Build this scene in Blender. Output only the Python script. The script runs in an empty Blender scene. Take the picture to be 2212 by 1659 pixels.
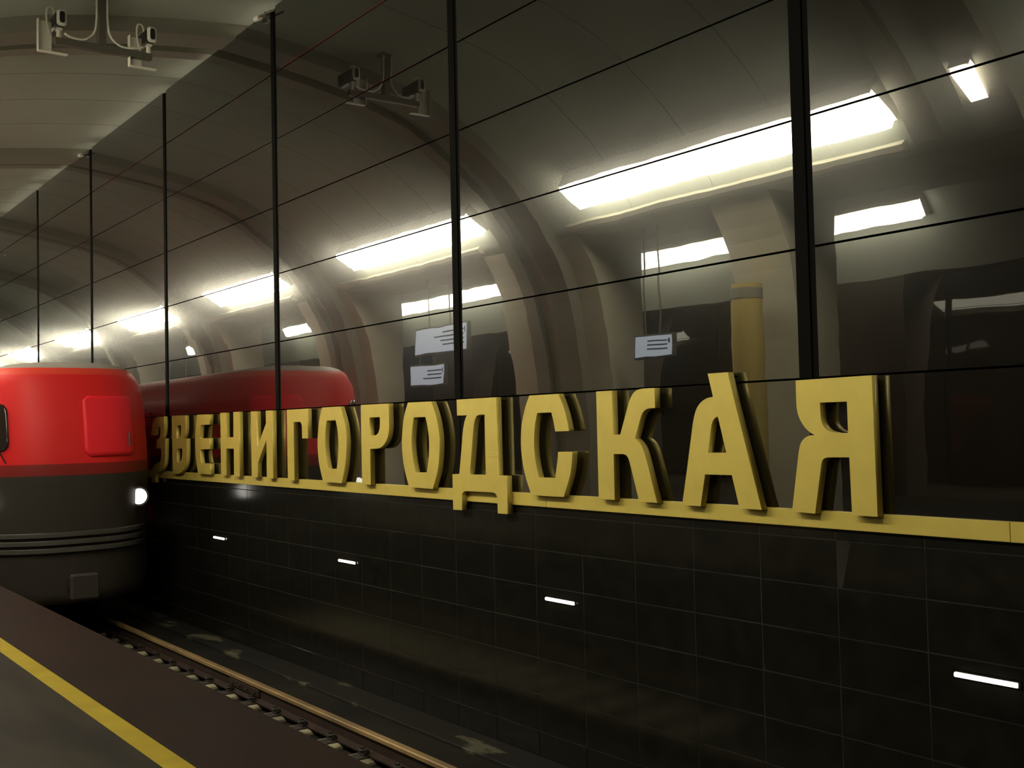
import bpy, bmesh, math, random
from mathutils import Vector, Matrix
random.seed(7)
C = bpy.context.scene.collection
scn = bpy.context.scene

# ------------------------------------------------------------------ camera
H = 1.55                       # eye height above the platform; world z = Z + H
F_PX, YAW, PITCH, ROLL = 2396.4, math.radians(35.958), math.radians(2.147), math.radians(-1.276)
def cam_axes():
    cy, sy, cp, sp = math.cos(YAW), math.sin(YAW), math.cos(PITCH), math.sin(PITCH)
    f = Vector((sy*cp, cy*cp, sp)); r = Vector((cy, -sy, 0)); u = r.cross(f)
    cr, sr = math.cos(ROLL), math.sin(ROLL)
    return r*cr + u*sr, u*cr - r*sr, f
R_, U_, F_ = cam_axes()
cd = bpy.data.cameras.new('camera'); cam = bpy.data.objects.new('camera', cd); C.objects.link(cam)
cd.sensor_fit = 'HORIZONTAL'; cd.sensor_width = 36.0; cd.lens = 36.0*F_PX/2212.0
cd.clip_start = 0.05; cd.clip_end = 300
cam.matrix_world = Matrix(((R_.x, U_.x, -F_.x, 0), (R_.y, U_.y, -F_.y, 0), (R_.z, U_.z, -F_.z, H), (0, 0, 0, 1)))
scn.camera = cam

# ------------------------------------------------------------------ world, exposure
w = bpy.data.worlds.new('underground'); scn.world = w; w.use_nodes = True
w.node_tree.nodes['Background'].inputs[0].default_value = (0, 0, 0, 1)
w.node_tree.nodes['Background'].inputs[1].default_value = 0.0
vs = scn.view_settings
vs.view_transform = 'Standard'; vs.look = 'None'; vs.gamma = 1.0; vs.use_curve_mapping = False
vs.exposure = 0.0
LAMP_COL = (1.0, 0.93, 0.70)
LAMP_E, HALL_E, COVE_E = 33.0, 24.0, 2.0

# ------------------------------------------------------------------ materials
MATS = {}
def mat(name, col, rough=0.6, metal=0.0, spec=0.5, emis=None, estr=0.0, coat=0.0, coat_r=0.03, ior=1.5, coat_ior=1.5):
    m = bpy.data.materials.new(name); m.use_nodes = True
    b = m.node_tree.nodes['Principled BSDF']
    b.inputs['Base Color'].default_value = (*col, 1); b.inputs['Roughness'].default_value = rough
    b.inputs['Metallic'].default_value = metal; b.inputs['IOR'].default_value = ior
    b.inputs['Specular IOR Level'].default_value = spec
    b.inputs['Coat Weight'].default_value = coat; b.inputs['Coat Roughness'].default_value = coat_r
    b.inputs['Coat IOR'].default_value = coat_ior
    if emis:
        b.inputs['Emission Color'].default_value = (*emis, 1); b.inputs['Emission Strength'].default_value = estr
    MATS[name] = m
    return m
def mottle(m, c2, scale=3.0, detail=6.0, lo=0.35, hi=0.7, stretch=(1, 1, 1), bump=0.0, bscale=40.0, bdist=0.002):
    nt = m.node_tree; b = nt.nodes['Principled BSDF']
    geo = nt.nodes.new('ShaderNodeNewGeometry'); mp = nt.nodes.new('ShaderNodeMapping')
    mp.inputs['Scale'].default_value = stretch
    nt.links.new(geo.outputs['Position'], mp.inputs['Vector'])
    n = nt.nodes.new('ShaderNodeTexNoise'); n.inputs['Scale'].default_value = scale; n.inputs['Detail'].default_value = detail
    nt.links.new(mp.outputs[0], n.inputs['Vector'])
    r = nt.nodes.new('ShaderNodeMapRange'); r.inputs[1].default_value = lo; r.inputs[2].default_value = hi
    nt.links.new(n.outputs[0], r.inputs[0])
    mx = nt.nodes.new('ShaderNodeMix'); mx.data_type = 'RGBA'
    mx.inputs[6].default_value = b.inputs['Base Color'].default_value; mx.inputs[7].default_value = (*c2, 1)
    nt.links.new(r.outputs[0], mx.inputs[0]); nt.links.new(mx.outputs[2], b.inputs['Base Color'])
    if bump:
        n2 = nt.nodes.new('ShaderNodeTexNoise'); n2.inputs['Scale'].default_value = bscale; n2.inputs['Detail'].default_value = 4
        nt.links.new(mp.outputs[0], n2.inputs['Vector'])
        bp = nt.nodes.new('ShaderNodeBump'); bp.inputs['Strength'].default_value = bump; bp.inputs['Distance'].default_value = bdist
        nt.links.new(n2.outputs[0], bp.inputs['Height']); nt.links.new(bp.outputs[0], b.inputs['Normal'])
    return m
def ripple(m, scale, dist, detail=1.0, stretch=(1, 1, 1)):
    """long shallow waves of a thin polished sheet"""
    nt = m.node_tree; b = nt.nodes['Principled BSDF']
    geo = nt.nodes.new('ShaderNodeNewGeometry'); mp = nt.nodes.new('ShaderNodeMapping')
    mp.inputs['Scale'].default_value = stretch
    nt.links.new(geo.outputs['Position'], mp.inputs['Vector'])
    n = nt.nodes.new('ShaderNodeTexNoise'); n.inputs['Scale'].default_value = scale; n.inputs['Detail'].default_value = detail
    nt.links.new(mp.outputs[0], n.inputs['Vector'])
    bp = nt.nodes.new('ShaderNodeBump'); bp.inputs['Strength'].default_value = 1.0; bp.inputs['Distance'].default_value = dist
    nt.links.new(n.outputs[0], bp.inputs['Height'])
    nt.links.new(bp.outputs[0], b.inputs['Normal']); nt.links.new(bp.outputs[0], b.inputs['Coat Normal'])
    return m
M_PANEL = ripple(mat('polished_dark_panel', (0.006, 0.005, 0.004), rough=0.17, spec=0.30, coat=1.0, coat_r=0.008, coat_ior=2.5), 1.9, 0.0009, 1.6)
M_PANEL2 = mat('dark_panel_opposite', (0.010, 0.008, 0.006), rough=0.025, spec=0.22)
M_BACK  = mat('black_backing', (0.004, 0.004, 0.004), rough=0.8, spec=0.1)
M_MULL  = mat('black_mullion', (0.0035, 0.003, 0.0026), rough=0.75, spec=0.04)
M_TILE  = ripple(mottle(mat('black_granite', (0.0075, 0.0072, 0.0058), rough=0.14, spec=0.36), (0.012, 0.011, 0.0085), 9.0), 1.2, 0.0005)
M_GROUT = mottle(mat('grey_grout', (0.030, 0.029, 0.025), rough=0.9, spec=0.05), (0.014, 0.0135, 0.011), 2.3, 4)
M_GOLD  = mottle(mat('gold_letter_paint', (0.60, 0.475, 0.105), rough=0.45, metal=0.25), (0.55, 0.43, 0.095), 6.0)
M_VAULT = mottle(mat('vault_plaster', (0.43, 0.455, 0.395), rough=0.75, spec=0.2), (0.40, 0.42, 0.365), 0.8, 5)
M_RIB   = mat('rib_grey', (0.26, 0.245, 0.20), rough=0.6, spec=0.3)  # grey set darker than the vault, with shade on the ribs put into it
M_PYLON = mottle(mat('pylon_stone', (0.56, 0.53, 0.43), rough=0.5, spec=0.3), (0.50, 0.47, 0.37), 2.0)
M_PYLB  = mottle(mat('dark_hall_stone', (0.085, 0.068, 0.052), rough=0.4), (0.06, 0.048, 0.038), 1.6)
M_SEAM  = mat('seam_grey', (0.22, 0.21, 0.17), rough=0.9)  # darker tone of the joints between vault panels
M_LAMP  = mat('lamp_diffuser', (0.8, 0.78, 0.7), emis=LAMP_COL, estr=LAMP_E)
M_HLAMP = mat('hall_lamp_diffuser', (0.8, 0.78, 0.7), emis=LAMP_COL, estr=HALL_E)
M_WLAMP = mat('track_wall_lamp', (0.9, 0.88, 0.8), emis=(1.0, 0.9, 0.7), estr=5.0)
M_COVE  = mat('cove_tube', (0.9, 0.88, 0.8), emis=(1.0, 0.92, 0.72), estr=COVE_E)
M_METAL = mat('grey_steel', (0.10, 0.09, 0.068), rough=0.55, metal=0.1)
M_WHITE = mat('white_plastic', (0.72, 0.69, 0.60), rough=0.5)
M_BLACKP= mat('black_plastic', (0.012, 0.012, 0.011), rough=0.35)
M_FLOOR = mottle(mat('platform_stone', (0.026, 0.021, 0.0145), rough=0.6, spec=0.07), (0.011, 0.0095, 0.0075), 2.2, 8, 0.35, 0.65, (1.6, 0.4, 1))
M_EDGE  = mottle(mat('platform_edge_stone', (0.0155, 0.0085, 0.0065), rough=0.6, spec=0.045), (0.011, 0.007, 0.0055), 1.7, 6)
M_YELL  = mottle(mat('yellow_line_paint', (0.29, 0.215, 0.012), rough=0.6, spec=0.1), (0.23, 0.165, 0.010), 4.0, 8)
M_BED   = mottle(mat('track_bed_concrete', (0.014, 0.0125, 0.010), rough=0.75, spec=0.15), (0.007, 0.0063, 0.0055), 1.3, 8, 0.35, 0.65)
M_STAIN = mottle(mat('damp_concrete', (0.0105, 0.0096, 0.008), rough=0.7, spec=0.2), (0.075, 0.069, 0.046), 1.9, 4, 0.61, 0.66, (1.6, 0.7, 1))
M_SLEEP = mottle(mat('sleeper_concrete', (0.34, 0.30, 0.20), rough=0.9), (0.08, 0.065, 0.045), 5.0, 8, 0.4, 0.75)
M_RAIL  = mottle(mat('rail_rust', (0.030, 0.017, 0.013), rough=0.7, spec=0.2), (0.018, 0.011, 0.009), 5.0)
M_HEAD  = mottle(mat('rail_head_steel', (0.30, 0.195, 0.08), rough=0.5, metal=0.2), (0.15, 0.095, 0.045), 6.0, 8, 0.3, 0.7, (1, .25, 1))
M_IRON  = mat('dark_iron', (0.022, 0.017, 0.014), rough=0.7)
M_SIGN  = mat('sign_face', (0.42, 0.47, 0.55), rough=0.4, emis=(0.75, 0.85, 1.0), estr=0.9)
M_PRINT = mat('sign_print', (0.05, 0.055, 0.07), rough=0.6)
M_TOTEM = mat('yellow_column_paint', (0.55, 0.42, 0.13), rough=0.5)
M_DARKGL= mat('dark_cab_glass', (0.02, 0.014, 0.012), rough=0.06, spec=0.5)
M_CRIM  = mat('crimson_paint', (0.80, 0.018, 0.032), rough=0.5, spec=0.25)
M_HL    = mat('headlamp_glass', (0.9, 0.9, 0.85), emis=(1.0, 0.97, 0.86), estr=3.0)
M_STEEL = mat('train_steel', (0.09, 0.085, 0.08), rough=0.45, metal=0.4)
# train livery: red above the waist, dark grey below with a light line (paint scheme, by height)
m = mat('train_paint', (0.55, 0.014, 0.014), rough=0.5, spec=0.25)
nt = m.node_tree; b = nt.nodes['Principled BSDF']
geo = nt.nodes.new('ShaderNodeNewGeometry'); sx = nt.nodes.new('ShaderNodeSeparateXYZ'); nt.links.new(geo.outputs['Position'], sx.inputs[0])
mr = nt.nodes.new('ShaderNodeMapRange'); mr.inputs[1].default_value = -2.62+H; mr.inputs[2].default_value = 1.2+H
nt.links.new(sx.outputs['Z'], mr.inputs[0])
rp = nt.nodes.new('ShaderNodeValToRGB'); rp.color_ramp.interpolation = 'CONSTANT'
def zf(z): return (z+2.62)/3.82
e = rp.color_ramp.elements
e[0].position = 0; e[0].color = (0.035, 0.030, 0.026, 1)
e[1].position = zf(-0.52); e[1].color = (0.20, 0.016, 0.014, 1)
for z, c in ((-0.38, (0.64, 0.015, 0.017, 1)), (0.80, (0.62, 0.05, 0.03, 1)), (0.90, (0.30, 0.27, 0.25, 1))):
    x = rp.color_ramp.elements.new(zf(z)); x.color = c
nt.links.new(mr.outputs[0], rp.inputs[0]); nt.links.new(rp.outputs[0], b.inputs['Base Color'])
M_TRAIN = m

# ------------------------------------------------------------------ helpers
def link(o, parent=None):
    C.objects.link(o)
    if parent is not None: o.parent = parent
    return o
def mesh_obj(name, verts, faces, m, parent=None, smooth=False, zoff=True):
    me = bpy.data.meshes.new(name)
    me.from_pydata([(v[0], v[1], v[2] + (H if zoff else 0)) for v in verts], [], faces)
    me.materials.append(m)
    if smooth:
        for p in me.polygons: p.use_smooth = True
    me.update()
    return link(bpy.data.objects.new(name, me), parent)
def bm_obj(name, bm, m, parent=None, smooth=False, zoff=True):
    me = bpy.data.meshes.new(name)
    if zoff: bmesh.ops.translate(bm, verts=bm.verts, vec=(0, 0, H))
    bm.to_mesh(me); bm.free(); me.materials.append(m)
    if smooth:
        for p in me.polygons: p.use_smooth = True
    return link(bpy.data.objects.new(name, me), parent)
def box(bm, x0, x1, y0, y1, z0, z1, bev=0.0):
    vs_ = [bm.verts.new(p) for p in ((x0,y0,z0),(x1,y0,z0),(x1,y1,z0),(x0,y1,z0),(x0,y0,z1),(x1,y0,z1),(x1,y1,z1),(x0,y1,z1))]
    fs = [bm.faces.new([vs_[i] for i in f]) for f in ((3,2,1,0),(4,5,6,7),(0,1,5,4),(1,2,6,5),(2,3,7,6),(3,0,4,7))]
    if bev:
        es = list({e for f in fs for e in f.edges})
        bmesh.ops.bevel(bm, geom=es, offset=bev, segments=1, affect='EDGES', profile=0.5)
    return vs_
def boxo(name, x0, x1, y0, y1, z0, z1, m, parent=None, bev=0.0):
    bm = bmesh.new(); box(bm, min(x0,x1), max(x0,x1), min(y0,y1), max(y0,y1), min(z0,z1), max(z0,z1), bev)
    return bm_obj(name, bm, m, parent)
def cyl(bm, p, q, r0, r1=None, n=12):
    r1 = r0 if r1 is None else r1
    p, q = Vector(p), Vector(q); d = (q-p).normalized()
    a = d.orthogonal().normalized(); c = d.cross(a)
    v0 = [bm.verts.new(p + (a*math.cos(2*math.pi*i/n) + c*math.sin(2*math.pi*i/n))*r0) for i in range(n)]
    v1 = [bm.verts.new(q + (a*math.cos(2*math.pi*i/n) + c*math.sin(2*math.pi*i/n))*r1) for i in range(n)]
    for i in range(n): bm.faces.new((v0[i], v0[(i+1)%n], v1[(i+1)%n], v1[i]))
    bm.faces.new(v0[::-1]); bm.faces.new(v1)
def tube(bm, pts, r, n=8):
    pts = [Vector(p) for p in pts]; rings = []
    for i, p in enumerate(pts):
        d = (pts[min(i+1, len(pts)-1)] - pts[max(i-1, 0)]).normalized()
        a = Vector((1, 0, 0)) if abs(d.x) < 0.8 else Vector((0, 1, 0))
        a = (a - d*a.dot(d)).normalized(); c = d.cross(a)
        rings.append([bm.verts.new(p + (a*math.cos(2*math.pi*k/n) + c*math.sin(2*math.pi*k/n))*r) for k in range(n)])
    for i in range(len(rings)-1):
        for k in range(n): bm.faces.new((rings[i][k], rings[i][(k+1)%n], rings[i+1][(k+1)%n], rings[i+1][k]))
    bm.faces.new(rings[0][::-1]); bm.faces.new(rings[-1])
def cr(p0, p1, p2, p3, t):
    return tuple(0.5*((2*b) + (-a+c)*t + (2*a-5*b+4*c-d)*t*t + (-a+3*b-3*c+d)*t**3) for a, b, c, d in zip(p0, p1, p2, p3))
def smoothpts(pts, n=5):
    out = []
    for i in range(len(pts)-1):
        p0 = pts[max(i-1, 0)]; p3 = pts[min(i+2, len(pts)-1)]
        for k in range(n): out.append(cr(p0, pts[i], pts[i+1], p3, k/n))
    out.append(pts[-1]); return out
def empty(name, loc):
    o = bpy.data.objects.new(name, None); C.objects.link(o); o.location = (loc[0], loc[1], loc[2]+H); o.empty_display_size = 0.1
    return o
def adopt(root, *kids):
    inv = Matrix.Translation(-root.location)
    for k in kids:
        k.parent = root; k.matrix_parent_inverse = inv
def tag(o, label, cat, group=None):
    o['label'] = label; o['category'] = cat
    if group: o['group'] = group
    return o
def struct(o, label=None):
    o['kind'] = 'structure'
    if label: o['label'] = label
    return o
def extrude_poly(name, poly, y0, y1, m, parent=None, smooth=False):
    """closed polygon in (x,z) pushed from y0 to y1"""
    n = len(poly); v = [(p[0], y0, p[1]) for p in poly] + [(p[0], y1, p[1]) for p in poly]
    f = [tuple(range(n))[::-1], tuple(range(n, 2*n))] + [(i, (i+1) % n, n+(i+1) % n, n+i) for i in range(n)]
    o = mesh_obj(name, v, f, m, parent)
    bm = bmesh.new(); bm.from_mesh(o.data); bmesh.ops.recalc_face_normals(bm, faces=bm.faces); bm.to_mesh(o.data); bm.free()
    return o

# ================================================================== structure
D = 5.591                     # track wall plane
S_MIN, S_MAX = -9.0, 74.0
JZ = [0.254, 1.077, 1.903, 2.727, 3.550, 4.370, 5.193]
S0, BAY = 4.5325, 4.0         # first mullion, mullion spacing
EDGE = 2.48                   # platform edge
Z_LINT = 2.92
X_BACK = -1.05
XC = -4.55                    # axis of the central hall
RIB0, PER = 13.72, 7.62
# cross-section of the vault: rib soffit, from the platform side over the crown to behind the track wall
RIB_P = [(-0.25, -1.56), (-0.25, -0.6), (-0.24, 0.0), (-0.21, 0.5), (-0.13, 1.2), (0.17, 2.36), (0.97, 3.48), (1.95, 4.28), (2.75, 4.67), (3.97, 4.95), (5.59, 5.16), (6.6, 5.18), (7.6, 5.0), (8.3, 4.6)]
def smooth0(pts, n=6):
    out = []
    for i in range(len(pts)-1):
        p0 = pts[max(i-1, 0)]; p1, p2 = pts[i], pts[i+1]; p3 = pts[min(i+2, len(pts)-1)]
        for k in range(n):
            t = k/n
            out.append(tuple(0.5*((2*b) + (-a+c)*t + (2*a-5*b+4*c-d)*t*t + (-a+3*b-3*c+d)*t**3) for a, b, c, d in zip(p0, p1, p2, p3)))
    out.append(pts[-1]); return out
SOFFIT = smooth0(RIB_P)
def offset_prof(d):
    out = []
    for i, p in enumerate(SOFFIT):
        a, b = SOFFIT[max(i-1, 0)], SOFFIT[min(i+1, len(SOFFIT)-1)]
        tx, tz = b[0]-a[0], b[1]-a[1]; L = math.hypot(tx, tz)
        out.append((p[0]-tz/L*d, p[1]+tx/L*d))
    return out
VAULT_P = offset_prof(0.19)
RIBS = [RIB0 + PER*k for k in range(-2, 8)]
Z_RAIL = -2.62

def mx_(x, flip): return (2*XC - x) if flip else x
def vault_pt(z):
    for a, b in zip(VAULT_P[:-1], VAULT_P[1:]):
        if a[1] <= z <= b[1]: return a[0] + (b[0]-a[0])*(z-a[1])/(b[1]-a[1])
    return VAULT_P[0][0]
def vault_top(x):
    for a, b in zip(VAULT_P[:-1], VAULT_P[1:]):
        if a[1] > 1 and a[0] <= x <= b[0]: return a[1] + (b[1]-a[1])*(x-a[0])/(b[0]-a[0])

# track wall -----------------------------------------------------------------
def track_wall(flip):
    root = struct(boxo('wall_left' if flip else 'wall_right', mx_(D+0.05, flip), mx_(D+0.30, flip), S_MIN, S_MAX, -3.0, 5.10, M_BACK))
    return root
wall = track_wall(False)
wall['label'] = 'track wall of polished dark panels over black granite tiles'
rows = [(-0.62, JZ[0])] + list(zip(JZ[:-1], JZ[1:]))
pm = {}
def panel(parent, s_a, s_b, z_a, z_b, flip=False):
    key = (flip, round(s_b-s_a, 3), round(z_b-z_a, 3))
    if key not in pm:
        bm = bmesh.new(); hs, hz = (s_b-s_a)/2, (z_b-z_a)/2
        box(bm, -0.008, 0.012, -hs, hs, -hz, hz, 0.0015)
        me = bpy.data.meshes.new('wall_panel'); bm.to_mesh(me); bm.free(); me.materials.append(M_PANEL2 if flip else M_PANEL); pm[key] = me
    o = bpy.data.objects.new('wall_panel', pm[key]); link(o, parent)
    o.location = (mx_(D+0.008, flip), (s_a+s_b)/2, (z_a+z_b)/2 + H)
    # hung by hand: no two sheets are perfectly parallel
    o.rotation_euler = (0, random.gauss(0, 0.0008), random.gauss(0, 0.0008))
    return o
for k in range(-3, 12):
    sa, sb = S0 + BAY*k + 0.075, S0 + BAY*(k+1) - 0.075
    for i, (za, zb) in enumerate(rows):
        if i == 0: panel(wall, sa-0.070, sb+0.070, za, zb-0.006)
        else: panel(wall, sa, sb, za+0.006, zb-0.006)
for k in range(-3, 13):
    s = S0 + BAY*k
    poly = [(s-0.0745, D+0.060), (s-0.0745, D+0.006), (s-0.030, D+0.006), (s-0.030, D+0.020), (s-0.024, D+0.020), (s-0.024, D-0.003), (s+0.0745, D-0.003), (s+0.0745, D+0.060)]
    n_ = len(poly); za_, zb_ = JZ[0]+0.004, 5.16
    o = mesh_obj('mullion', [(p[1], p[0], za_) for p in poly] + [(p[1], p[0], zb_) for p in poly], [tuple(range(n_)), tuple(range(n_, 2*n_))[::-1]] + [(i, n_+i, n_+(i+1) % n_, (i+1) % n_) for i in range(n_)], M_MULL, wall)
# granite tiles
TZ = [-0.655, -0.745, -1.035, -1.333, -1.631, -1.931, -2.228, -2.531, -2.735]
TW = 0.6106; T0 = 7.42
grout = boxo('grout', D-0.0025, D+0.055, S_MIN, S_MAX, -2.9, -0.63, M_GROUT, wall)
WALL_LAMPS = [7.095 + 3.69*k for k in range(-1, 6)]
tm = {}
TS0, TN = -8, 35
for r in range(8):
    zb, za = TZ[r], TZ[r+1]
    key = r
    bm = bmesh.new(); hs, hz = TW/2-0.003, (zb-za)/2-0.003
    box(bm, 0, 0.03, -hs, hs, -hz, hz, 0.002)
    me = bpy.data.meshes.new('granite_tile'); bm.to_mesh(me); bm.free(); me.materials.append(M_TILE)
    tm[r] = me
    for k in range(TS0, TS0+TN+2):
        s = T0 + TW*(k+0.5)
        o = bpy.data.objects.new('granite_tile', me); link(o, wall)
        prot = -0.004 if r == 7 else 0.0
        o.location = (D - 0.004 + prot + random.uniform(-0.0008, 0.0008), s, (za+zb)/2 + H)
        o.rotation_euler = (0, random.gauss(0, 0.0012), random.gauss(0, 0.0012))
# the rest of the tiling, too far away to tell apart
bm = bmesh.new()
for r in range(8):
    zb, za = TZ[r], TZ[r+1]
    k = TS0+TN+2
    while T0 + TW*(k+1) < S_MAX:
        s = T0 + TW*k
        box(bm, D-0.004, D+0.025, s+0.003, s+TW-0.003, za+0.003, zb-0.003); k += 1
ft = bm_obj('granite_tile_far', bm, M_TILE, wall); ft['kind'] = 'stuff'

# gold band under the letters
band = struct(bpy.data.objects.new('trim_1', None), 'gold horizontal band running under the station name'); C.objects.link(band)
s_b = 7.225
for k in range(-4, 14):
    boxo('band_segment', D-0.030, D+0.002, s_b+BAY*k+0.0015, s_b+BAY*(k+1)-0.0015, -0.674, -0.567, M_GOLD, band, 0.002)

# ceiling vault ----------------------------------------------------------------
def vault(flip):
    inner = [(mx_(x, flip), z) for x, z in [(vault_pt(Z_LINT), Z_LINT)] + [p for p in VAULT_P if p[1] > Z_LINT+0.01]]
    n = len(inner); v = []; f = []
    v = [(p[0], S_MIN, p[1]) for p in inner] + [(p[0], S_MAX, p[1]) for p in inner]
    f = [(i, i+1, n+i+1, n+i) for i in range(n-1)]
    o = mesh_obj('ceiling', v, f, M_VAULT, smooth=True)
    sol = o.modifiers.new('t', 'SOLIDIFY'); sol.thickness = 0.2; sol.offset = -1.0 if flip else 1.0
    return struct(o)
ceil_a = vault(False); ceil_a['label'] = 'off-white plastered vault over the track and platform'
ceil_b = vault(True); ceil_b.name = 'ceiling_far_side'; ceil_b['label'] = 'vault over the opposite track, seen in the wall reflections'
def ring(name, d_in, d_out, y0, y1, m, parent, flip=False, z_min=-9):
    """arch band following the vault between two offsets from the rib soffit"""
    pi = [(mx_(x, flip), z) for x, z in offset_prof(d_in) if z > z_min or x > 5]; po = [(mx_(x, flip), z) for x, z in offset_prof(d_out) if z > z_min or x > 5]
    n = min(len(pi), len(po))-1; pi, po = pi[-n-1:], po[-n-1:]
    k = n+1
    v = [(p[0], y0, p[1]) for p in pi] + [(p[0], y1, p[1]) for p in pi] + [(p[0], y0, p[1]) for p in po] + [(p[0], y1, p[1]) for p in po]
    f = []
    for i in range(n):
        f += [(i, i+1, k+i+1, k+i), (2*k+i, i, i+1, 2*k+i+1)[::-1], (k+i, k+i+1, 3*k+i+1, 3*k+i)]
    f += [(0, k, 3*k, 2*k), (n, k+n, 3*k+n, 2*k+n)]
    o = mesh_obj(name, v, f, m, parent)
    bm = bmesh.new(); bm.from_mesh(o.data); bmesh.ops.recalc_face_normals(bm, faces=bm.faces); bm.to_mesh(o.data); bm.free()
    return o
for s in RIBS:
    if s < 9: s -= 0.22
    for parent, fl in ((ceil_a, False), (ceil_b, True)):
        zm = Z_LINT+0.02 if 0 < s < 9 else -9          # no pylon stands below this pair
        ring('rib', 0.0, 0.22, s, s+0.52, M_RIB, parent, fl, zm)
        ring('rib', 0.07, 0.22, s+0.98, s+1.28, M_RIB, parent, fl, zm)
# fine seams between vault panels
for s in [RIBS[0] + PER*k + d for k in range(0, 8) for d in (2.62, 4.1, 5.7)]:
    ring('panel_seam', 0.187, 0.2, s, s+0.010, M_SEAM, ceil_a, z_min=Z_LINT+0.1)

# pylons, lintels and the central hall ------------------------------------------
OPEN = {0: [(-2.6, 9.42)], 1: [(10.42, 13.2)]}
for k in range(2, 9): OPEN[k] = [(15.8+PER*(k-2), 20.9+PER*(k-2))]
spans = sorted(x for v in OPEN.values() for x in v)
def side_wall(flip):
    root = struct(bpy.data.objects.new('wall_%s' % ('pylons_far' if flip else 'pylons'), None)); C.objects.link(root)
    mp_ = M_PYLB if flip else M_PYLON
    cuts = [S_MIN] + [e for s in spans for e in s] + [S_MAX]
    prof = [(vault_pt(z), z) for z in [-1.55 + (Z_LINT+1.55)*i/24 for i in range(25)]]
    for i in range(0, len(cuts), 2):
        poly = prof + [(X_BACK, Z_LINT), (X_BACK, -1.55)]
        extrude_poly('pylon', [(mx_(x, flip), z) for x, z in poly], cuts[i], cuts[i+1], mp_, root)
    # lintel block between the vault and the hall
    poly = [(vault_pt(Z_LINT), Z_LINT), (vault_pt(Z_LINT)-0.08, 3.4), (X_BACK, 3.4), (X_BACK, Z_LINT)]
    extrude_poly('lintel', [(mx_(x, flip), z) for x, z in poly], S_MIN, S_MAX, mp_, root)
    for a, b in [(1.0, 5.9), (7.4, 13.2)] + [p for p in spans if p[0] > 14]:
        # ledge under the lights
        poly = [(0.10, 2.93), (0.42, 2.97), (0.47, 3.03), (0.42, 3.08), (0.20, 3.07)]
        extrude_poly('ledge', [(mx_(x, flip), z) for x, z in poly], a-0.1, b+0.1, M_PYLON, root)
    return root
pyl_a = side_wall(False); pyl_a['label'] = 'pale stone pylons and lintels behind the platform'
pyl_b = side_wall(True); pyl_b['label'] = 'dark stone pylons on the far side of the central hall'
tw2 = track_wall(True); tw2.name = 'wall_far_track'; tw2['label'] = 'dark polished track wall on the opposite side'
for k in range(-2, 12):
    sa, sb = S0 + BAY*k + 0.075, S0 + BAY*(k+1) - 0.075
    for za, zb in ((-2.6, 0.25), (0.262, 2.72), (2.73, 5.19)):
        o = panel(tw2, sa, sb, za, zb, True)
hv = [(XC + 3.5*math.cos(math.pi*i/40), 2.8 + 2.5*math.sin(math.pi*i/40)) for i in range(41)]
n = len(hv)
hall = mesh_obj('ceiling_hall', [(p[0], S_MIN, p[1]) for p in hv] + [(p[0], S_MAX, p[1]) for p in hv],
                [(i, i+1, n+i+1, n+i) for i in range(n-1)], M_VAULT, smooth=True)
struct(hall, 'vault of the central hall seen through the openings')
for nm, y in (('wall_end_near', S_MIN), ('wall_end_far', S_MAX)):
    struct(boxo(nm, -15.5, 8.6, y-0.2 if y < 0 else y, y if y < 0 else y+0.2, -3.1, 6.2, M_PYLON))

# platform, track bed ------------------------------------------------------------
floor = struct(boxo('floor', 2*XC-1.72, 1.72, S_MIN, S_MAX, -1.80, -1.55, M_FLOOR), 'brown stone platform floor')
struct(boxo('trim_2', 1.83, EDGE, S_MIN, S_MAX, -1.80, -1.55, M_EDGE, bev=0.004), 'dark red-brown stone platform edge')
struct(boxo('trim_3', 1.715, 1.835, S_MIN, S_MAX, -1.80, -1.5485, M_YELL), 'yellow safety line along the platform edge')
struct(boxo('trim_4', 2*XC-EDGE, 2*XC-1.72, S_MIN, S_MAX, -1.80, -1.55, M_EDGE), 'platform edge on the opposite side')
struct(boxo('wall_platform', EDGE-0.55, EDGE-0.35, S_MIN, S_MAX, -3.0, -1.80, M_BACK))
struct(boxo('wall_platform_far', 2*XC-EDGE+0.35, 2*XC-EDGE+0.55, S_MIN, S_MAX, -3.0, -1.80, M_BACK))
struct(boxo('floor_track_bed', EDGE-0.4, 4.80, S_MIN, S_MAX, -3.05, -2.86, M_BED), 'dark track bed below the platform')
struct(boxo('floor_track_bed_far', 2*XC-D-0.1, 2*XC-EDGE+0.4, S_MIN, S_MAX, -3.05, -2.86, M_BED), 'track bed of the opposite track')
struct(boxo('floor_ledge', 4.77, 5.23, S_MIN, S_MAX, -3.0, -2.762, M_BED, bev=0.006), 'low concrete ledge beside the far rail')
struct(boxo('floor_gutter', 5.23, D+0.06, S_MIN, S_MAX, -3.0, -2.735, M_STAIN, bev=0.004), 'stained damp concrete strip at the foot of the wall')

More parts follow.
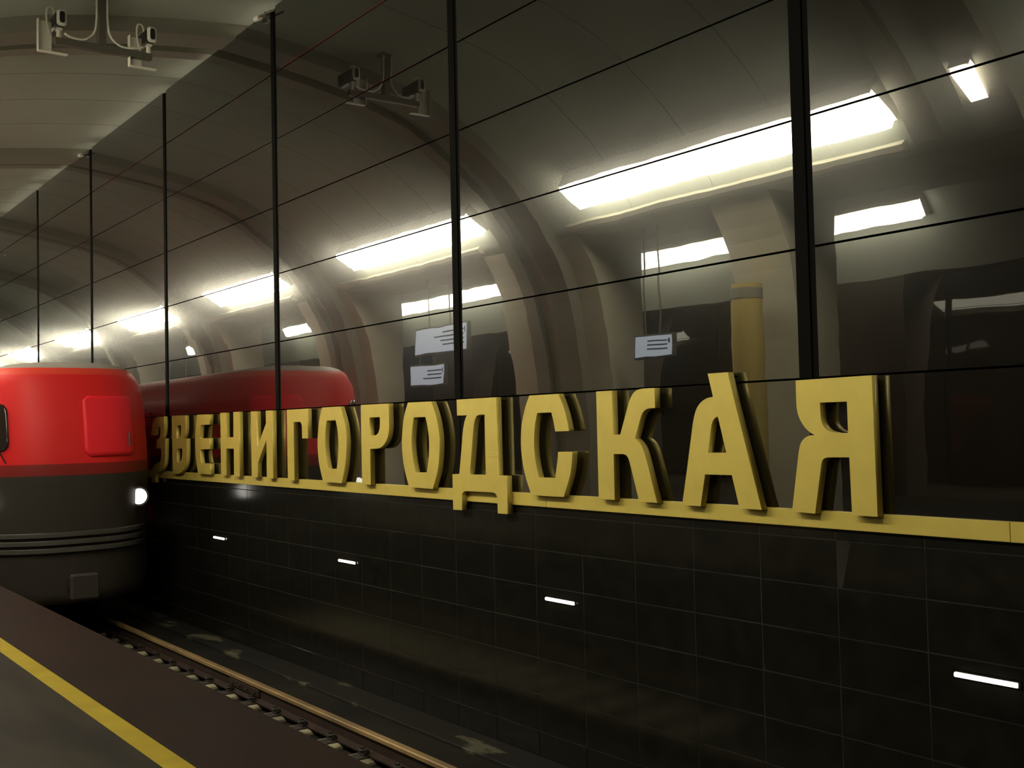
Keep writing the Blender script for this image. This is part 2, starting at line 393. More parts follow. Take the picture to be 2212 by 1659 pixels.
# ================================================================== lights
def light_fixture(s_a, s_b, p_top, p_bot, m, label, group, npan=3, flip=False):
    """luminous strip lying on the vault: p_top/p_bot are (x,z) of its two long edges"""
    a, b_ = Vector((mx_(p_top[0], flip), 0, p_top[1])), Vector((mx_(p_bot[0], flip), 0, p_bot[1]))
    d = (b_-a).normalized(); nrm = Vector((d.z, 0, -d.x))
    if (nrm.x < 0) != flip: nrm = -nrm
    root = empty('ceiling_light', ((a.x+b_.x)/2, s_a, (a.z+b_.z)/2))
    tag(root, label, 'ceiling light', group)
    kids = []
    def slab(name, u0, u1, y0, y1, h0, h1, mm):
        p = [a + d*u0, a + d*u1]
        v = []
        for y in (y0, y1):
            for q in p:
                for h in (h0, h1):
                    t = q + nrm*h; v.append((t.x, y, t.z))
        f = [(0,1,3,2),(4,6,7,5),(0,4,5,1),(2,3,7,6),(0,2,6,4),(1,5,7,3)]
        o = mesh_obj(name, v, f, mm)
        bm = bmesh.new(); bm.from_mesh(o.data); bmesh.ops.recalc_face_normals(bm, faces=bm.faces); bm.to_mesh(o.data); bm.free()
        kids.append(o)
    L = (b_-a).length
    slab('housing', -0.02, L+0.02, s_a-0.02, s_b+0.02, -0.20, -0.012, M_WHITE)
    slab('shading_lip', -0.022, -0.004, s_a-0.02, s_b+0.02, -0.20, 0.055, M_WHITE)  # lip added to keep the lamp's light off the vault crown
    for i in range(npan):
        y0 = s_a + (s_b-s_a)*i/npan + 0.006; y1 = s_a + (s_b-s_a)*(i+1)/npan - 0.006
        slab('diffuser', 0.0, L, y0, y1, -0.03, 0.10, m)
    adopt(root, *kids)
    return root
G1 = 'strip lights above the platform openings'
PT, PB = (1.06, 3.52), (0.63, 3.255)
LAMPS = {0: (2.4, 4.9), 1: (7.27, 12.66), 2: (15.2, 19.8), 3: (23.0, 27.0), 4: (30.5, 34.4), 5: (37.9, 41.7), 6: (46.2, 49.5), 7: (53.5, 57.5)}
FARN = {5: 'small fifth one above the train roof', 6: 'sixth from the right, tiny, near the left edge', 7: 'farthest one, beyond the left edge'}
ORD = {0: 'just outside the right edge of the reflection',
       1: 'largest reflected strip, over the beige pillar', 2: 'second reflected strip, over the two hanging signs',
       3: 'third reflected strip, left of the hanging signs', 4: 'fourth reflected strip, above the red train'}
for k, (a, b_) in LAMPS.items():
    light_fixture(a, b_, PT, PB, M_LAMP, 'white strip light on the vault, ' + ORD.get(k, FARN.get(k, '')), G1, 3)
light_fixture(6.12, 6.30, PT, PB, M_LAMP, 'narrow white light between two ribs at the right', G1, 1)
OPPN = {0: 'nearest end, beyond the right edge', 1: 'level with the beige pillar', 2: 'level with the two hanging signs', 3: 'level with the third opening', 4: 'level with the train cab', 5: 'farthest down the track'}
for k, (a, b_) in LAMPS.items():
    if -1 < k < 6:
        light_fixture(a, b_, PT, PB, M_LAMP, 'strip light over the opposite platform, ' + OPPN[k], 'strip lights over the opposite platform', 1, True)
HT, HB = (-7.30, 4.03), (-7.50, 3.73)
hl = [(12.3, 15.6), (17.0, 21.6), (25.2, 32.5), (36.0, 41.0), (46.0, 52.0)]
hn = ['in the right opening', 'in the opening left of the pillar', 'above the blue hanging sign', 'in the third opening', 'far down the hall']
for (a, b_), nm in zip(hl, hn):
    light_fixture(a, b_, (-7.34, 4.10), (-7.55, 3.80), M_HLAMP, 'white strip light of the central hall ' + nm, 'strip lights of the central hall', 2)
# light trough hidden behind the top of the track wall
cv = empty('cove_light', (D+0.16, 0, 5.14)); tag(cv, 'dim light trough behind the top edge of the track wall', 'cove light')
ks = []
for k in range(-2, 11):
    bm = bmesh.new(); cyl(bm, (D+0.16, S0+BAY*k+0.2, 5.16), (D+0.16, S0+BAY*(k+1)-0.2, 5.16), 0.02)
    ks.append(bm_obj('tube', bm, M_COVE))
ks.append(boxo('trough', D+0.10, D+0.22, S_MIN+1, S_MAX-25, 5.105, 5.125, M_WHITE))
adopt(cv, *ks)
# small lamps on the granite
wl = ['nearest the right edge of the picture', 'below the letters С and Д', 'beside the train headlamp', 'behind the train nose', 'hidden behind the train', 'far behind the train', 'farthest behind the train']
for k, s in enumerate(WALL_LAMPS):
    root = empty('wall_lamp', (D, s, -1.42)); tag(root, 'small glowing strip lamp on the granite wall, ' + wl[k], 'wall lamp', 'small strip lamps on the granite')
    bm = bmesh.new(); box(bm, D-0.010, D-0.003, s-0.20, s+0.20, -1.445, -1.400, 0.003)
    h = bm_obj('housing', bm, M_MULL)
    bm = bmesh.new(); cyl(bm, (D-0.016, s-0.18, -1.424), (D-0.016, s+0.18, -1.424), 0.0135, n=10)
    g = bm_obj('tube', bm, M_WLAMP, smooth=False)
    adopt(root, h, g)

# ================================================================== station name letters
XF = D - 0.087
def px_to_wall(x, y):
    d = F_ + R_*((x-1106)/F_PX) - U_*((y-829.5)/F_PX)
    t = XF/d.x
    return (d.y*t, d.z*t)
c1 = (310, 870, 160/1475); c2 = (460, 870, 160/1475); c3 = (600, 860, 180/1493); c4 = (770, 850, 200/1508)
c5 = (960, 840, 170/1007); c6 = (1110, 830, 170/1085); c7 = (1270, 820, 190/1126); c8 = (1460, 790, 220/1106); c9 = (1690, 790, 240/1171)
# outlines of the sign's own lettering; a third entry marks a point on a curve
LET = [
 ('З', c1, [[(410,275),(413,440,1),(411,520,1),(402,600,1),(385,670,1),(362,715),(435,715),(433,900),(431,1020,1),(427,1130,1),(414,1225,1),(385,1305,1),(335,1362,1),(275,1392,1),(246,1422,1),(237,1480,1),(240,1590),(175,1588),(163,1520,1),(160,1440,1),(166,1370,1),(178,1310,1),(200,1255,1),(240,1215,1),(300,1190,1),(335,1155,1),(348,1090,1),(352,1000,1),(350,910),(253,908),(262,727),(300,722),(322,675,1),(334,600,1),(334,540,1),(330,472),(285,474,1),(256,496,1),(240,545,1),(225,648),(152,655),(158,560,1),(172,440,1),(200,350,1),(240,302,1),(290,284,1)]]),
 ('В', c1, [[(560,262),(832,252),(836,420,1),(836,510,1),(825,600,1),(805,670,1),(780,715),(858,715),(862,900),(860,1060,1),(850,1180,1),(825,1280,1),(775,1360,1),(715,1405,1),(690,1412),(583,1402)],
            [(655,452),(745,450),(745,560,1),(738,640,1),(715,695,1),(690,712),(657,712)], [(662,912),(770,912),(771,1020,1),(762,1110,1),(740,1165,1),(705,1190,1),(664,1192)]]),
 ('Е', c1, [[(1068,240),(1312,232),(1312,432),(1138,440),(1127,570,1),(1121,710),(1312,710),(1318,922),(1125,930),(1130,1030,1),(1140,1120,1),(1155,1207),(1331,1217),(1335,1428),(1087,1408),(1060,1230,1),(1040,1050,1),(1028,850,1),(1029,650,1),(1045,430,1)]]),
 ('Н', c2, [[(145,205),(250,200),(258,690),(408,688),(405,188),(515,182),(533,1470),(421,1460),(415,912),(260,912),(270,1447),(163,1437)]]),
 ('И', c2, [[(752,175),(870,170),(881,885),(1046,440,1),(1055,380),(1050,160),(1178,155),(1198,1512),(1073,1502),(1064,735),(905,1160,1),(890,1215),(894,1488),(773,1478)]]),
 ('Г', c3, [[(160,212),(528,190),(540,720),(436,722),(432,540,1),(424,470,1),(405,430,1),(375,423),(282,428),(300,1477),(181,1467)]]),
 ('О', c3, [[(793,170),(1112,152),(1165,330,1),(1205,500,1),(1228,720,1),(1228,900,1),(1210,1150,1),(1185,1330,1),(1142,1525),(815,1500),(775,1340,1),(735,1130,1),(715,900,1),(715,720,1),(735,450,1),(760,310,1)],
            [(875,402),(1035,395),(1065,540,1),(1083,720,1),(1086,900,1),(1075,1100,1),(1055,1270),(900,1270),(870,1100,1),(850,930,1),(845,750,1),(855,560,1)]]),
 ('Р', c4, [[(70,190),(522,165),(529,420,1),(529,560,1),(515,680,1),(480,780,1),(420,860,1),(350,894,1),(300,899),(222,901),(232,1487),(92,1477)],
            [(210,390),(380,382),(382,500,1),(372,590,1),(345,655,1),(310,680,1),(280,684),(215,684)]]),
 ('О', c4, [[(838,150),(1215,130),(1265,270,1),(1315,460,1),(1348,700,1),(1352,900,1),(1335,1160,1),(1300,1350,1),(1242,1555),(858,1526),(805,1330,1),(765,1130,1),(742,900,1),(742,700,1),(765,440,1),(795,290,1)],
            [(932,388),(1122,380),(1155,530,1),(1178,720,1),(1182,900,1),(1172,1080,1),(1145,1290),(958,1290),(925,1120,1),(905,960,1),(895,780,1),(905,590,1)]]),
 ('Д', c5, [[(155,140),(660,108),(688,1110),(798,1118),(810,1602),(683,1592),(676,1410,1),(664,1355,1),(630,1328,1),(590,1325),(280,1307),(245,1318,1),(228,1350,1),(225,1410),(226,1552),(112,1545),(102,1093),(190,1090),(216,800,1),(232,580,1),(250,450,1),(272,370,1),(290,337),(162,340)],
            [(512,328),(530,1102),(322,1100),(347,800,1),(370,510,1),(385,415,1),(408,352,1),(445,331)]]),
 ('С', c6, [[(212,158),(612,133),(655,240,1),(700,370,1),(735,510,1),(760,645),(570,650),(545,510,1),(515,387),(322,395),(295,530,1),(280,700,1),(278,860,1),(295,1040,1),(320,1180,1),(348,1290),(568,1297),(585,1180,1),(600,1060,1),(610,935),(805,935),(800,1060,1),(785,1190,1),(755,1330,1),(685,1555),(243,1530),(180,1340,1),(135,1160,1),(105,950,1),(97,770,1),(105,580,1),(130,430,1),(165,290,1)]]),
 ('К', c7, [[(105,155),(305,142),(320,707),(412,707),(470,490),(522,300,1),(545,235,1),(580,175,1),(630,135,1),(690,117),(850,108),(858,362),(800,365),(750,378,1),(710,410,1),(685,455,1),(660,540),(602,755),(650,800,1),(690,860,1),(725,950,1),(765,1100),(885,1578),(655,1560),(547,1110),(522,1020,1),(495,975,1),(460,955,1),(420,952),(328,952),(342,1540),(139,1530)]]),
 ('А', c8, [[(345,88),(560,72),(632,370),(932,1565),(692,1550),(607,1187),(315,1180),(268,1527),(68,1512),(120,1130),(185,620),(200,545,1),(225,465,1),(270,400,1),(335,355,1),(403,340)], [(455,550),(548,948),(345,948),(385,650),(400,600,1),(425,566,1)]]),
 ('Я', c9, [[(140,157),(940,102),(1003,1592),(736,1577),(705,965),(475,965),(442,977,1),(420,1002,1),(409,1045),(345,1558),(102,1538),(173,900),(193,820,1),(235,765,1),(290,738,1),(352,733),(290,700,1),(230,640,1),(178,550,1),(152,455,1),(146,360)], [(395,388),(680,376),(693,712),(570,712),(490,690,1),(440,645,1),(410,580,1),(400,500,1)]]),
]
def flatten(path, cr_):
    x0, y0, k = cr_; n = len(path); out = []
    P = [px_to_wall(x0+p[0]*k, y0+p[1]*k) for p in path]
    sm = [len(p) > 2 for p in path]
    for i in range(n):
        out.append(P[i])
        j = (i+1) % n
        if sm[i] or sm[j]:
            p0 = P[i-1] if sm[i] else tuple(2*a-b for a, b in zip(P[i], P[j]))
            p3 = P[(j+1) % n] if sm[j] else tuple(2*a-b for a, b in zip(P[j], P[i]))
            for t in (0.25, 0.5, 0.75): out.append(cr(p0, P[i], P[j], p3, t))
    return out
def letter(ch, loops, label):
    cu = bpy.data.curves.new('sign_letter', 'CURVE'); cu.dimensions = '2D'; cu.fill_mode = 'BOTH'; cu.extrude = 0.026; cu.bevel_depth = 0.0012; cu.bevel_resolution = 0
    s_c = sum(p[0] for p in loops[0])/len(loops[0]); z_b = min(p[1] for p in loops[0])
    for lp in loops:
        sp = cu.splines.new('POLY'); sp.points.add(len(lp)-1); sp.use_cyclic_u = True
        for i, p in enumerate(lp): sp.points[i].co = (-(p[0]-s_c), p[1]-z_b, 0, 1)
    tmp = bpy.data.objects.new('tmp_letter', cu); C.objects.link(tmp)
    dg = bpy.context.evaluated_depsgraph_get()
    me = bpy.data.meshes.new_from_object(tmp.evaluated_get(dg)); bpy.data.objects.remove(tmp); me.name = 'sign_letter'
    me.materials.clear(); me.materials.append(M_GOLD)
    o = bpy.data.objects.new('sign_letter', me); C.objects.link(o)
    # local x -> -S, local y -> Z, local z -> -X (towards the platform)
    o.matrix_world = Matrix(((0, 0, -1, XF+0.0272), (-1, 0, 0, s_c), (0, 1, 0, z_b+H), (0, 0, 0, 1)))
    tag(o, label, 'letter', 'gold letters of the station name')
    # hidden pins that hold it off the wall
    zs_ = [p for p in loops[0]]
    lo = min(zs_, key=lambda p: p[1]); hi = max(zs_, key=lambda p: p[1])
    cs = sum(p[0] for p in loops[0])/len(loops[0])
    for p in (lo, hi):
        q = (p[0]*0.90+cs*0.10, p[1] + (0.025 if p is lo else -0.025))
        bm = bmesh.new(); cyl(bm, (-(q[0]-s_c), q[1]-z_b, -0.02), (-(q[0]-s_c), q[1]-z_b, -0.062), 0.006, n=8)
        pin = bm_obj('mounting_pin', bm, M_MULL, zoff=False); pin.parent = o
    return o
LAB = ['first gold letter З of the station name, with a hooked tail', 'second gold letter В, closed with two holes, beside З', 'third gold letter Е with three arms, beside Н',
       'fourth gold letter Н with a level crossbar', 'fifth gold letter И with a slanting stroke', 'sixth gold letter Г with a drooping arm',
       'narrow oval gold letter, seventh in the station name', 'gold letter Р with a single bowl between two О', 'wide oval gold letter just before the two-footed letter',
       'gold letter Д on two feet hanging below the band', 'gold letter С open to the right, after Д', 'gold letter К with curved arms, after С',
       'tall gold letter А rising above the panel joint', 'largest gold letter Я at the right end of the name']
for (ch, cc, paths), lb in zip(LET, LAB):
    letter(ch, [flatten(p, cc) for p in paths], lb)

# ================================================================== rails and sleepers
XT = 3.89
def rail(xc, label):
    root = empty('rail', (xc, S_MIN, Z_RAIL)); tag(root, label, 'rail', 'running rails')
    zf_ = Z_RAIL-0.18
    low = [(-0.07, 0), (0.07, 0), (0.07, 0.012), (0.012, 0.035), (0.009, 0.13), (0.034, 0.142), (-0.034, 0.142), (-0.009, 0.13), (-0.012, 0.035), (-0.07, 0.012)]
    top = [(-0.036, 0.142), (0.036, 0.142), (0.036, 0.172), (0.028, 0.18), (-0.028, 0.18), (-0.036, 0.172)]
    a = extrude_poly('web_and_foot', [(xc+x, zf_+z) for x, z in low], S_MIN, S_MAX, M_RAIL)
    h = extrude_poly('head', [(xc+x, zf_+z) for x, z in top], S_MIN, S_MAX, M_HEAD)
    kids = [a, h]
    bm = bmesh.new(); box(bm, xc-0.032, xc-0.008, 10.95, 11.75, zf_+0.045, zf_+0.125, 0.004)
    jb = bm_obj('joint_bar', bm, M_RAIL); kids.append(jb)
    for i in range(4):
        bm = bmesh.new(); cyl(bm, (xc-0.05, 11.05+0.2*i, zf_+0.085), (xc-0.028, 11.05+0.2*i, zf_+0.085), 0.016, n=6)
        kids.append(bm_obj('joint_bolt', bm, M_IRON))
    for s_ in SLEEP_S:
        p = bpy.data.objects.new('base_plate', SP); C.objects.link(p); p.location = (xc, s_, Z_RAIL-0.194+H); kids.append(p)
        for sd in (0, 1):
            c = bpy.data.objects.new('rail_clip', SC); C.objects.link(c); c.location = (xc, s_, Z_RAIL-0.194+H); c.rotation_euler = (0, 0, math.pi*sd); kids.append(c)
    adopt(root, *kids)
    return root
def sleeper_meshes():
    bm = bmesh.new(); box(bm, -1.15, 0.87, -0.15, 0.15, -0.06, 0.0, 0.018); b0 = bpy.data.meshes.new('sleeper'); bm.to_mesh(b0); bm.free(); b0.materials.append(M_SLEEP)
    bm = bmesh.new()
    box(bm, -0.17, 0.105, -0.075, 0.075, 0.001, 0.0135, 0.003)
    b1 = bpy.data.meshes.new('base_plate'); bm.to_mesh(b1); bm.free(); b1.materials.append(M_IRON)
    bm = bmesh.new()
    vs0 = box(bm, 0.045, 0.10, -0.05, 0.05, 0.0145, 0.045)
    cyl(bm, (0.085, 0, 0.04), (0.085, 0, 0.085), 0.018, n=6)
    tube(bm, smoothpts([(0.05, -0.045, 0.05), (0.09, -0.055, 0.07), (0.105, 0, 0.055), (0.09, 0.055, 0.07), (0.05, 0.045, 0.05)], 3), 0.009, 6)
    b2 = bpy.data.meshes.new('rail_clip'); bm.to_mesh(b2); bm.free(); b2.materials.append(M_IRON)
    return b0, b1, b2
SB, SP, SC = sleeper_meshes()
SLP = 0.605
SLEEP_S = [8.60 + SLP*k for k in range(-2, 33)]
rail(XT+0.762, 'rusty running rail nearest the granite wall')
rail(XT-0.762, 'running rail hidden under the platform edge')
TENS = ['first', 'second', 'third', 'fourth', 'fifth', 'sixth', 'seventh', 'eighth', 'ninth', 'tenth', 'eleventh', 'twelfth', 'thirteenth', 'fourteenth', 'fifteenth', 'sixteenth', 'seventeenth', 'eighteenth', 'nineteenth', 'twentieth']
def ordinal(n_): return TENS[n_-1] if n_ <= 20 else ('thirtieth' if n_ == 30 else ('twenty-' if n_ < 30 else 'thirty-') + TENS[n_ % 10 - 1])
for k, s in enumerate(SLEEP_S):
    o = bpy.data.objects.new('sleeper', SB); C.objects.link(o); o.location = (XT, s, Z_RAIL-0.194+H)
    where = 'in front of the train' if s < 15.0 else 'beneath the train'
    tag(o, 'pale concrete sleeper %s, %s counted from the bottom edge' % (where, ordinal(k+1)), 'sleeper', 'sleepers of the track')

# ================================================================== security cameras under the vault
sB = 13.10; zB = 4.50; XL, XR, XP = 3.22, 4.24, 3.70
zc = vault_top(XP)
root = empty('camera_mount', (XP, sB, zc)); tag(root, 'grey steel T-shaped mount hanging from the vault with two camera plates', 'camera mount')
bm = bmesh.new(); box(bm, XP-0.045, XP+0.045, sB-0.045, sB+0.045, zB+0.02, zc+0.02, 0.006); k1 = bm_obj('pole', bm, M_METAL)
bm = bmesh.new(); box(bm, XL-0.04, XR+0.04, sB-0.04, sB+0.04, zB-0.045, zB+0.035, 0.006); k2 = bm_obj('crossbar', bm, M_METAL)
bm = bmesh.new(); box(bm, XP-0.09, XP+0.09, sB-0.09, sB+0.09, zc-0.012, zc+0.02, 0.003); k2b = bm_obj('ceiling_flange', bm, M_METAL)
kk = [k1, k2, k2b]
for i, sx_ in enumerate((-1, 1)):
    bm = bmesh.new()
    pts = [(XP+sx_*0.06, sB-0.03, zc), (XP+sx_*0.06, sB-0.03, zB+0.35), (XP+sx_*0.09, sB-0.03, zB+0.16), (XP+sx_*0.2, sB-0.03, zB+0.06), (XP+sx_*0.34, sB-0.03, zB+0.055), ((XL if sx_ < 0 else XR)-sx_*0.06, sB-0.03, zB+0.09)]
    tube(bm, smoothpts(pts, 5), 0.014, 8)
    kk.append(bm_obj('cable', bm, M_WHITE, smooth=True))
for xb in (XL, XR):
    bm = bmesh.new()
    # clamp plate behind the bar: a flat angle bracket with a folded foot
    box(bm, xb-0.22, xb-0.062, sB+0.042, sB+0.054, zB-0.14, zB+0.22, 0.004)
    box(bm, xb-0.22, xb+0.10, sB-0.02, sB+0.052, zB-0.15, zB-0.138, 0.003)
    box(bm, xb-0.225, xb-0.215, sB-0.03, sB+0.05, zB-0.14, zB+0.22, 0.003)
    kk.append(bm_obj('mounting_plate', bm, M_WHITE))
adopt(root, *kk)
def sec_cam(x, label):
    root = empty('security_camera', (x, sB, zB+0.04)); tag(root, label, 'security camera', 'security cameras on the ceiling mount')
    zc_ = zB + 0.22; ys = sB - 0.02
    bm = bmesh.new(); cyl(bm, (x, ys, zB+0.03), (x, ys, zB+0.12), 0.03, 0.024); box(bm, x-0.03, x+0.03, ys-0.05, ys+0.05, zB+0.11, zB+0.135, 0.004); kA = bm_obj('bracket', bm, M_WHITE)
    bm = bmesh.new(); box(bm, x-0.055, x+0.055, ys-0.10, ys+0.32, zc_-0.085, zc_+0.085, 0.02); kB = bm_obj('housing', bm, M_BLACKP)
    bm = bmesh.new(); box(bm, x-0.055, x+0.055, ys-0.16, ys-0.10, zc_-0.092, zc_+0.092, 0.024); kC = bm_obj('front_frame', bm, M_WHITE)
    bm = bmesh.new()
    vs_ = [(x+0.030*math.copysign(abs(math.cos(t))**0.6, math.cos(t)), zc_+0.066*math.copysign(abs(math.sin(t))**0.6, math.sin(t))) for t in [2*math.pi*i/24 for i in range(24)]]
    a = [bm.verts.new((p[0], ys-0.164, p[1])) for p in vs_]; b2 = [bm.verts.new((p[0], ys-0.158, p[1])) for p in vs_]
    bm.faces.new(a[::-1]); bm.faces.new(b2)
    for i in range(24): bm.faces.new((a[i], a[(i+1) % 24], b2[(i+1) % 24], b2[i]))
    bmesh.ops.recalc_face_normals(bm, faces=bm.faces)
    kD = bm_obj('lens_window', bm, M_DARKGL)
    bm = bmesh.new(); tube(bm, smoothpts([(x-0.02, ys+0.1, zc_+0.08), (x-0.04, ys+0.1, zc_+0.17), (x-0.10, ys+0.08, zc_+0.16), (x-0.12, ys+0.05, zc_+0.02), (x-0.1, ys, zB+0.05)], 5), 0.012, 8); kE = bm_obj('cable', bm, M_WHITE, smooth=True)
    kD.parent = kC
    adopt(root, kA, kB, kC, kE)
sec_cam(XL, 'white and black security camera at the left end of the ceiling mount')
sec_cam(XR, 'white and black security camera at the right end of the mount, nearer the wall')

# rod clamps at the top of the track wall
for s, lb in ((12.62, 'small rod clamp at the top of the wall, right of the security cameras'), (20.75, 'small rod clamp at the top of the wall, far left')):
    root = empty('rod_clamp', (D, s, 5.14)); tag(root, lb, 'clamp', 'rod clamps on the wall top')
    bm = bmesh.new(); cyl(bm, (D-0.06, s-0.28, 5.09), (D-0.06, s+0.18, 5.15), 0.012); k1 = bm_obj('rod', bm, M_METAL)
    bm = bmesh.new(); cyl(bm, (D-0.06, s+0.16, 5.135), (D-0.06, s+0.30, 5.155), 0.035); k2 = bm_obj('knob', bm, M_WHITE)
    bm = bmesh.new(); box(bm, D-0.07, D, s-0.02, s+0.02, 5.09, 5.15, 0.004); k3 = bm_obj('foot', bm, M_METAL)
    adopt(root, k1, k2, k3)

# ================================================================== things on the platform seen in the reflections
def hang_sign(s_a, s_b, z_a, z_b, x, label, nlines, z_hang=Z_LINT):
    root = empty('hanging_sign', (x, (s_a+s_b)/2, z_b)); tag(root, label, 'sign', 'illuminated signs hanging in the openings')
    kids = [boxo('frame', x-0.05, x+0.035, s_a-0.03, s_b+0.03, z_a-0.03, z_b+0.03, M_METAL, bev=0.004), boxo('face', x+0.03, x+0.045, s_a, s_b, z_a, z_b, M_SIGN, bev=0.002)]
    bm = bmesh.new(); hgt = (z_b-z_a)/(nlines+2)
    for i in range(nlines):
        zz = z_b - hgt*(i+1.3); L = (s_b-s_a)*random.uniform(0.4, 0.62)
        box(bm, x+0.045, x+0.048, s_a+0.08, s_a+0.08+L, zz-hgt*0.16, zz+hgt*0.16)
    box(bm, x+0.045, x+0.048, s_a+0.03, s_a+0.06, z_b-hgt*2, z_b-hgt*0.8)
    pr = bm_obj('print', bm, M_PRINT); pr['kind'] = 'stuff'; pr.parent = kids[1]
    for s in (s_a+0.35*(s_b-s_a), s_a+0.75*(s_b-s_a)):
        bm = bmesh.new(); cyl(bm, (x, s, z_b+0.03), (x, s, z_hang), 0.014, n=8); kids.append(bm_obj('hanger', bm, M_METAL))
    adopt(root, *kids)
hang_sign(17.15, 19.05, 1.45, 1.93, -0.30, 'wide pale blue hanging sign in the second opening', 4)
hang_sign(18.05, 19.25, 0.84, 1.22, -0.30, 'smaller lavender sign hanging below the wide blue one', 3, 1.418)
hang_sign(11.75, 12.50, 0.99, 1.29, -0.28, 'pale lavender sign in the opening left of the beige pillar', 3)
hang_sign(31.2, 35.0, 1.0, 1.55, -0.30, 'long pale sign reflected just right of the train nose', 4)
# yellow column in front of the beige pillar
t = empty('column', (0.12, 9.93, -1.55)); tag(t, 'tall round yellowish column standing before the beige pillar', 'column')
bm = bmesh.new(); cyl(bm, (0.12, 9.93, -1.50), (0.12, 9.93, 1.80), 0.20, n=28); q1 = bm_obj('shaft', bm, M_TOTEM, smooth=False)
bm = bmesh.new(); cyl(bm, (0.12, 9.93, -1.55), (0.12, 9.93, -1.49), 0.25, n=28); q2 = bm_obj('base', bm, M_METAL)
bm = bmesh.new(); cyl(bm, (0.12, 9.93, 1.60), (0.12, 9.93, 1.74), 0.206, n=28); q3 = bm_obj('dark_collar', bm, M_RIB)
adopt(t, q1, q2, q3)

# ================================================================== the train, standing with its nose at S ~ 14
TY, TW2 = 15.10, 1.33
Z_B, Z_T = Z_RAIL+0.42, 0.98
def outline(n_side=14):
    pts = []     # half outline from bottom centre to top centre, right side
    pts += [(0.0, Z_B), (0.5, Z_B), (1.0, Z_B), (1.22, Z_B+0.04), (1.30, Z_B+0.14)]
    for i in range(1, n_side): pts.append((1.30 + 0.03*math.sin(math.pi*i/n_side), Z_B+0.14 + (0.38-Z_B-0.14)*i/n_side))
    for i in range(0, 13):
        a = math.pi/2*i/12; pts.append((1.30*math.cos(a)**0.62 if i < 12 else 0.0, 0.38 + (Z_T-0.38)*math.sin(a)**0.9))
    left = [(-x, z) for x, z in pts[1:-1]][::-1]
    return pts + left
OL = outline()
ZC_ = -0.85
def y_front(x, z):
    u = min(abs(x)/TW2, 1.0)
    y = TY + 1.05*u**3.2 + 0.12*u*u
    if z > -0.5: y += 0.16*(z+0.5)**1.6
    else: y += 0.05*(-0.5-z)
    return y
verts, faces = [], []
NR = 14; n = len(OL)
verts.append((XT, y_front(0, ZC_), ZC_))
for r in range(1, NR+1):
    t = (r/NR)**0.85
    for x, z in OL:
        xx, zz = x*t, ZC_ + (z-ZC_)*t
        yy = y_front(xx, zz)
        if t > 0.93: yy += 0.10*((t-0.93)/0.07)**2
        verts.append((XT+xx, yy, zz))
for i in range(n): faces.append((0, 1+(i+1) % n, 1+i))
for r in range(NR-1):
    o0 = 1+r*n; o1 = o0+n
    for i in range(n): faces.append((o0+i, o0+(i+1) % n, o1+(i+1) % n, o1+i))
base = 1+(NR-1)*n
for y in (17.0, 18.2, 35.0):
    o0 = base if y == 17.0 else len(verts)-n
    o1 = len(verts)
    for x, z in OL: verts.append((XT+x, y, z))
    for i in range(n): faces.append((o0+i, o0+(i+1) % n, o1+(i+1) % n, o1+i))
faces.append(tuple(range(len(verts)-n, len(verts))))
train = empty('metro_train', (XT, TY, Z_RAIL)); tag(train, 'red metro train with dark lower body standing on the track', 'train')
body = mesh_obj('body', verts, faces, M_TRAIN, smooth=True)
bm = bmesh.new(); bm.from_mesh(body.data); bmesh.ops.recalc_face_normals(bm, faces=bm.faces); bm.to_mesh(body.data); bm.free()
tk = [body]
def front_patch(name, x0, x1, z0, z1, rad, off, m, thick=0.02, N=14):
    """a sheet that follows the nose, with rounded corners"""
    bm = bmesh.new(); grid = []
    for j in range(N+1):
        row = []
        for i in range(N+1):
            u, v_ = i/N, j/N
            z = z0+(z1-z0)*v_
            dz = min(v_, 1-v_)*(z1-z0); ins = 0
            if dz < rad: ins = rad - math.sqrt(max(rad*rad-(rad-dz)**2, 0))
            x = (x0+ins) + (x1-x0-2*ins)*u
            row.append(bm.verts.new((XT+x, y_front(x, z)-off, z)))
        grid.append(row)
    for j in range(N):
        for i in range(N): bm.faces.new((grid[j][i], grid[j][i+1], grid[j+1][i+1], grid[j+1][i]))
    bmesh.ops.remove_doubles(bm, verts=bm.verts, dist=1e-5)
    bmesh.ops.recalc_face_normals(bm, faces=bm.faces)
    o = bm_obj(name, bm, m, smooth=True)
    so = o.modifiers.new('t', 'SOLIDIFY'); so.thickness = thick; so.offset = 0
    return o
ws = front_patch('windscreen', -1.22, -0.76, -0.22, 0.46, 0.14, 0.012, M_DARKGL)
door = front_patch('front_door', 0.12, 0.86, -0.28, 0.52, 0.07, 0.012, M_CRIM)
tk += [ws, door]
bm = bmesh.new(); yq = y_front(0.76, 0)-0.05; cyl(bm, (XT+0.76, yq, -0.16), (XT+0.76, yq, 0.02), 0.014, n=8); hd = bm_obj('handle', bm, M_STEEL)
hd.parent = door
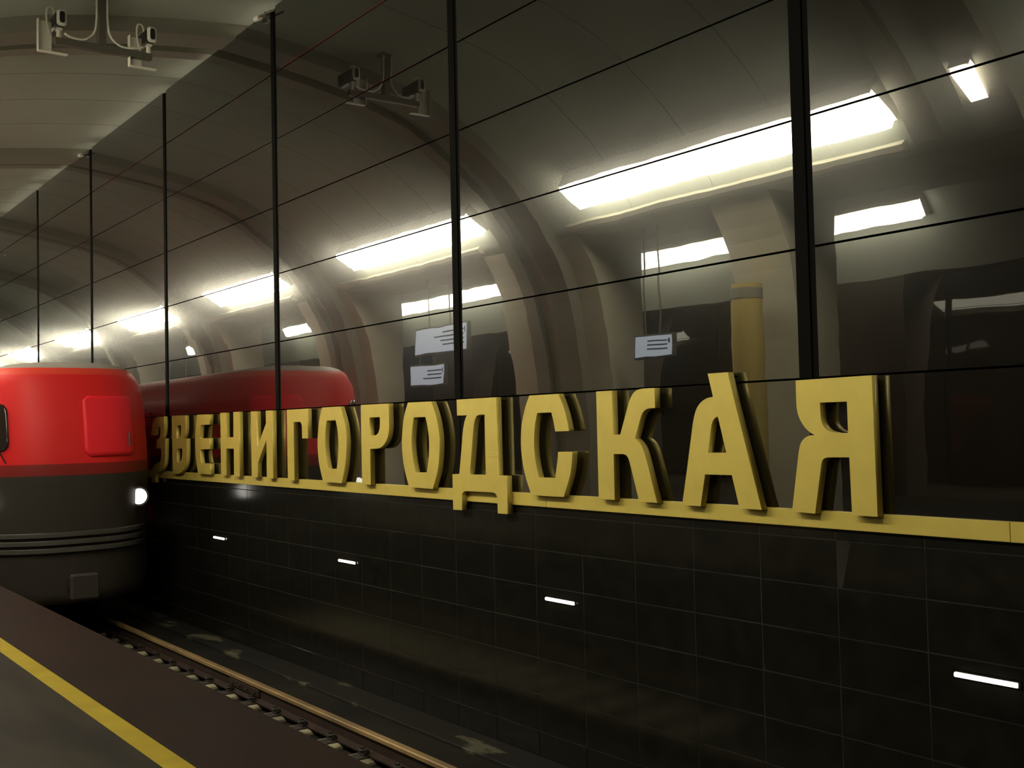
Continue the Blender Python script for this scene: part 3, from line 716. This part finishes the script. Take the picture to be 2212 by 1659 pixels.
bm = bmesh.new(); tube(bm, smoothpts([(XT-0.80, y_front(-0.8, -0.3)-0.03, -0.34), (XT-0.9, y_front(-0.9, -0.1)-0.045, -0.1), (XT-1.02, y_front(-1.02, 0.2)-0.04, 0.22)], 5), 0.010, 6); wp = bm_obj('wiper', bm, M_BLACKP); wp.parent = ws
for sx_ in (-1, 1):
    x = sx_*0.93; zz = -0.86; yy = y_front(x, zz)
    bm = bmesh.new(); cyl(bm, (XT+x, yy-0.05, zz), (XT+x, yy+0.12, zz), 0.135, 0.15, n=24); hb = bm_obj('headlamp', bm, M_STEEL)
    bm = bmesh.new(); cyl(bm, (XT+x, yy-0.062, zz), (XT+x, yy-0.045, zz), 0.10, 0.112, n=24); hg = bm_obj('headlamp_glass', bm, M_HL)
    hg.name = 'glass'; hg.parent = hb; tk.append(hb)
# lower front: anticlimber ribs, coupler, skirt
for i, zz in enumerate((-1.28, -1.38, -1.48)):
    tk.append(front_patch('anticlimber', -1.05, 1.05, zz-0.03, zz+0.03, 0.01, 0.03, M_STEEL, 0.06, 10))
bm = bmesh.new(); box(bm, XT-0.10, XT+0.10, TY-0.35, TY+0.6, -2.02, -1.84, 0.02); box(bm, XT-0.17, XT+0.17, TY-0.45, TY-0.33, -2.08, -1.76, 0.02); tk.append(bm_obj('coupler', bm, M_IRON))
# side windows and doors on both sides
for sx_ in (-1, 1):
    for k in range(4):
        s = 18.5 + 4.2*k
        sd_ = boxo('side_door', XT+sx_*1.318, XT+sx_*1.345, s, s+1.25, -1.45, 0.36, M_CRIM, bev=0.006); tk.append(sd_)
        for dd in (0.10, 0.68): boxo('door_window', XT+sx_*1.33, XT+sx_*1.352, s+dd, s+dd+0.47, -0.62, 0.14, M_DARKGL, sd_, bev=0.004)
        tk.append(boxo('side_window', XT+sx_*1.318, XT+sx_*1.345, s+1.7, s+3.7, -0.62, 0.10, M_DARKGL, bev=0.006))
for yb in (17.4, 19.5, 30.8, 32.9):
    for sx_ in (-1, 1):
        bm = bmesh.new(); cyl(bm, (XT+sx_*0.70, yb, Z_RAIL+0.395), (XT+sx_*0.83, yb, Z_RAIL+0.395), 0.39, n=28); tk.append(bm_obj('wheel', bm, M_IRON))
adopt(train, *tk)
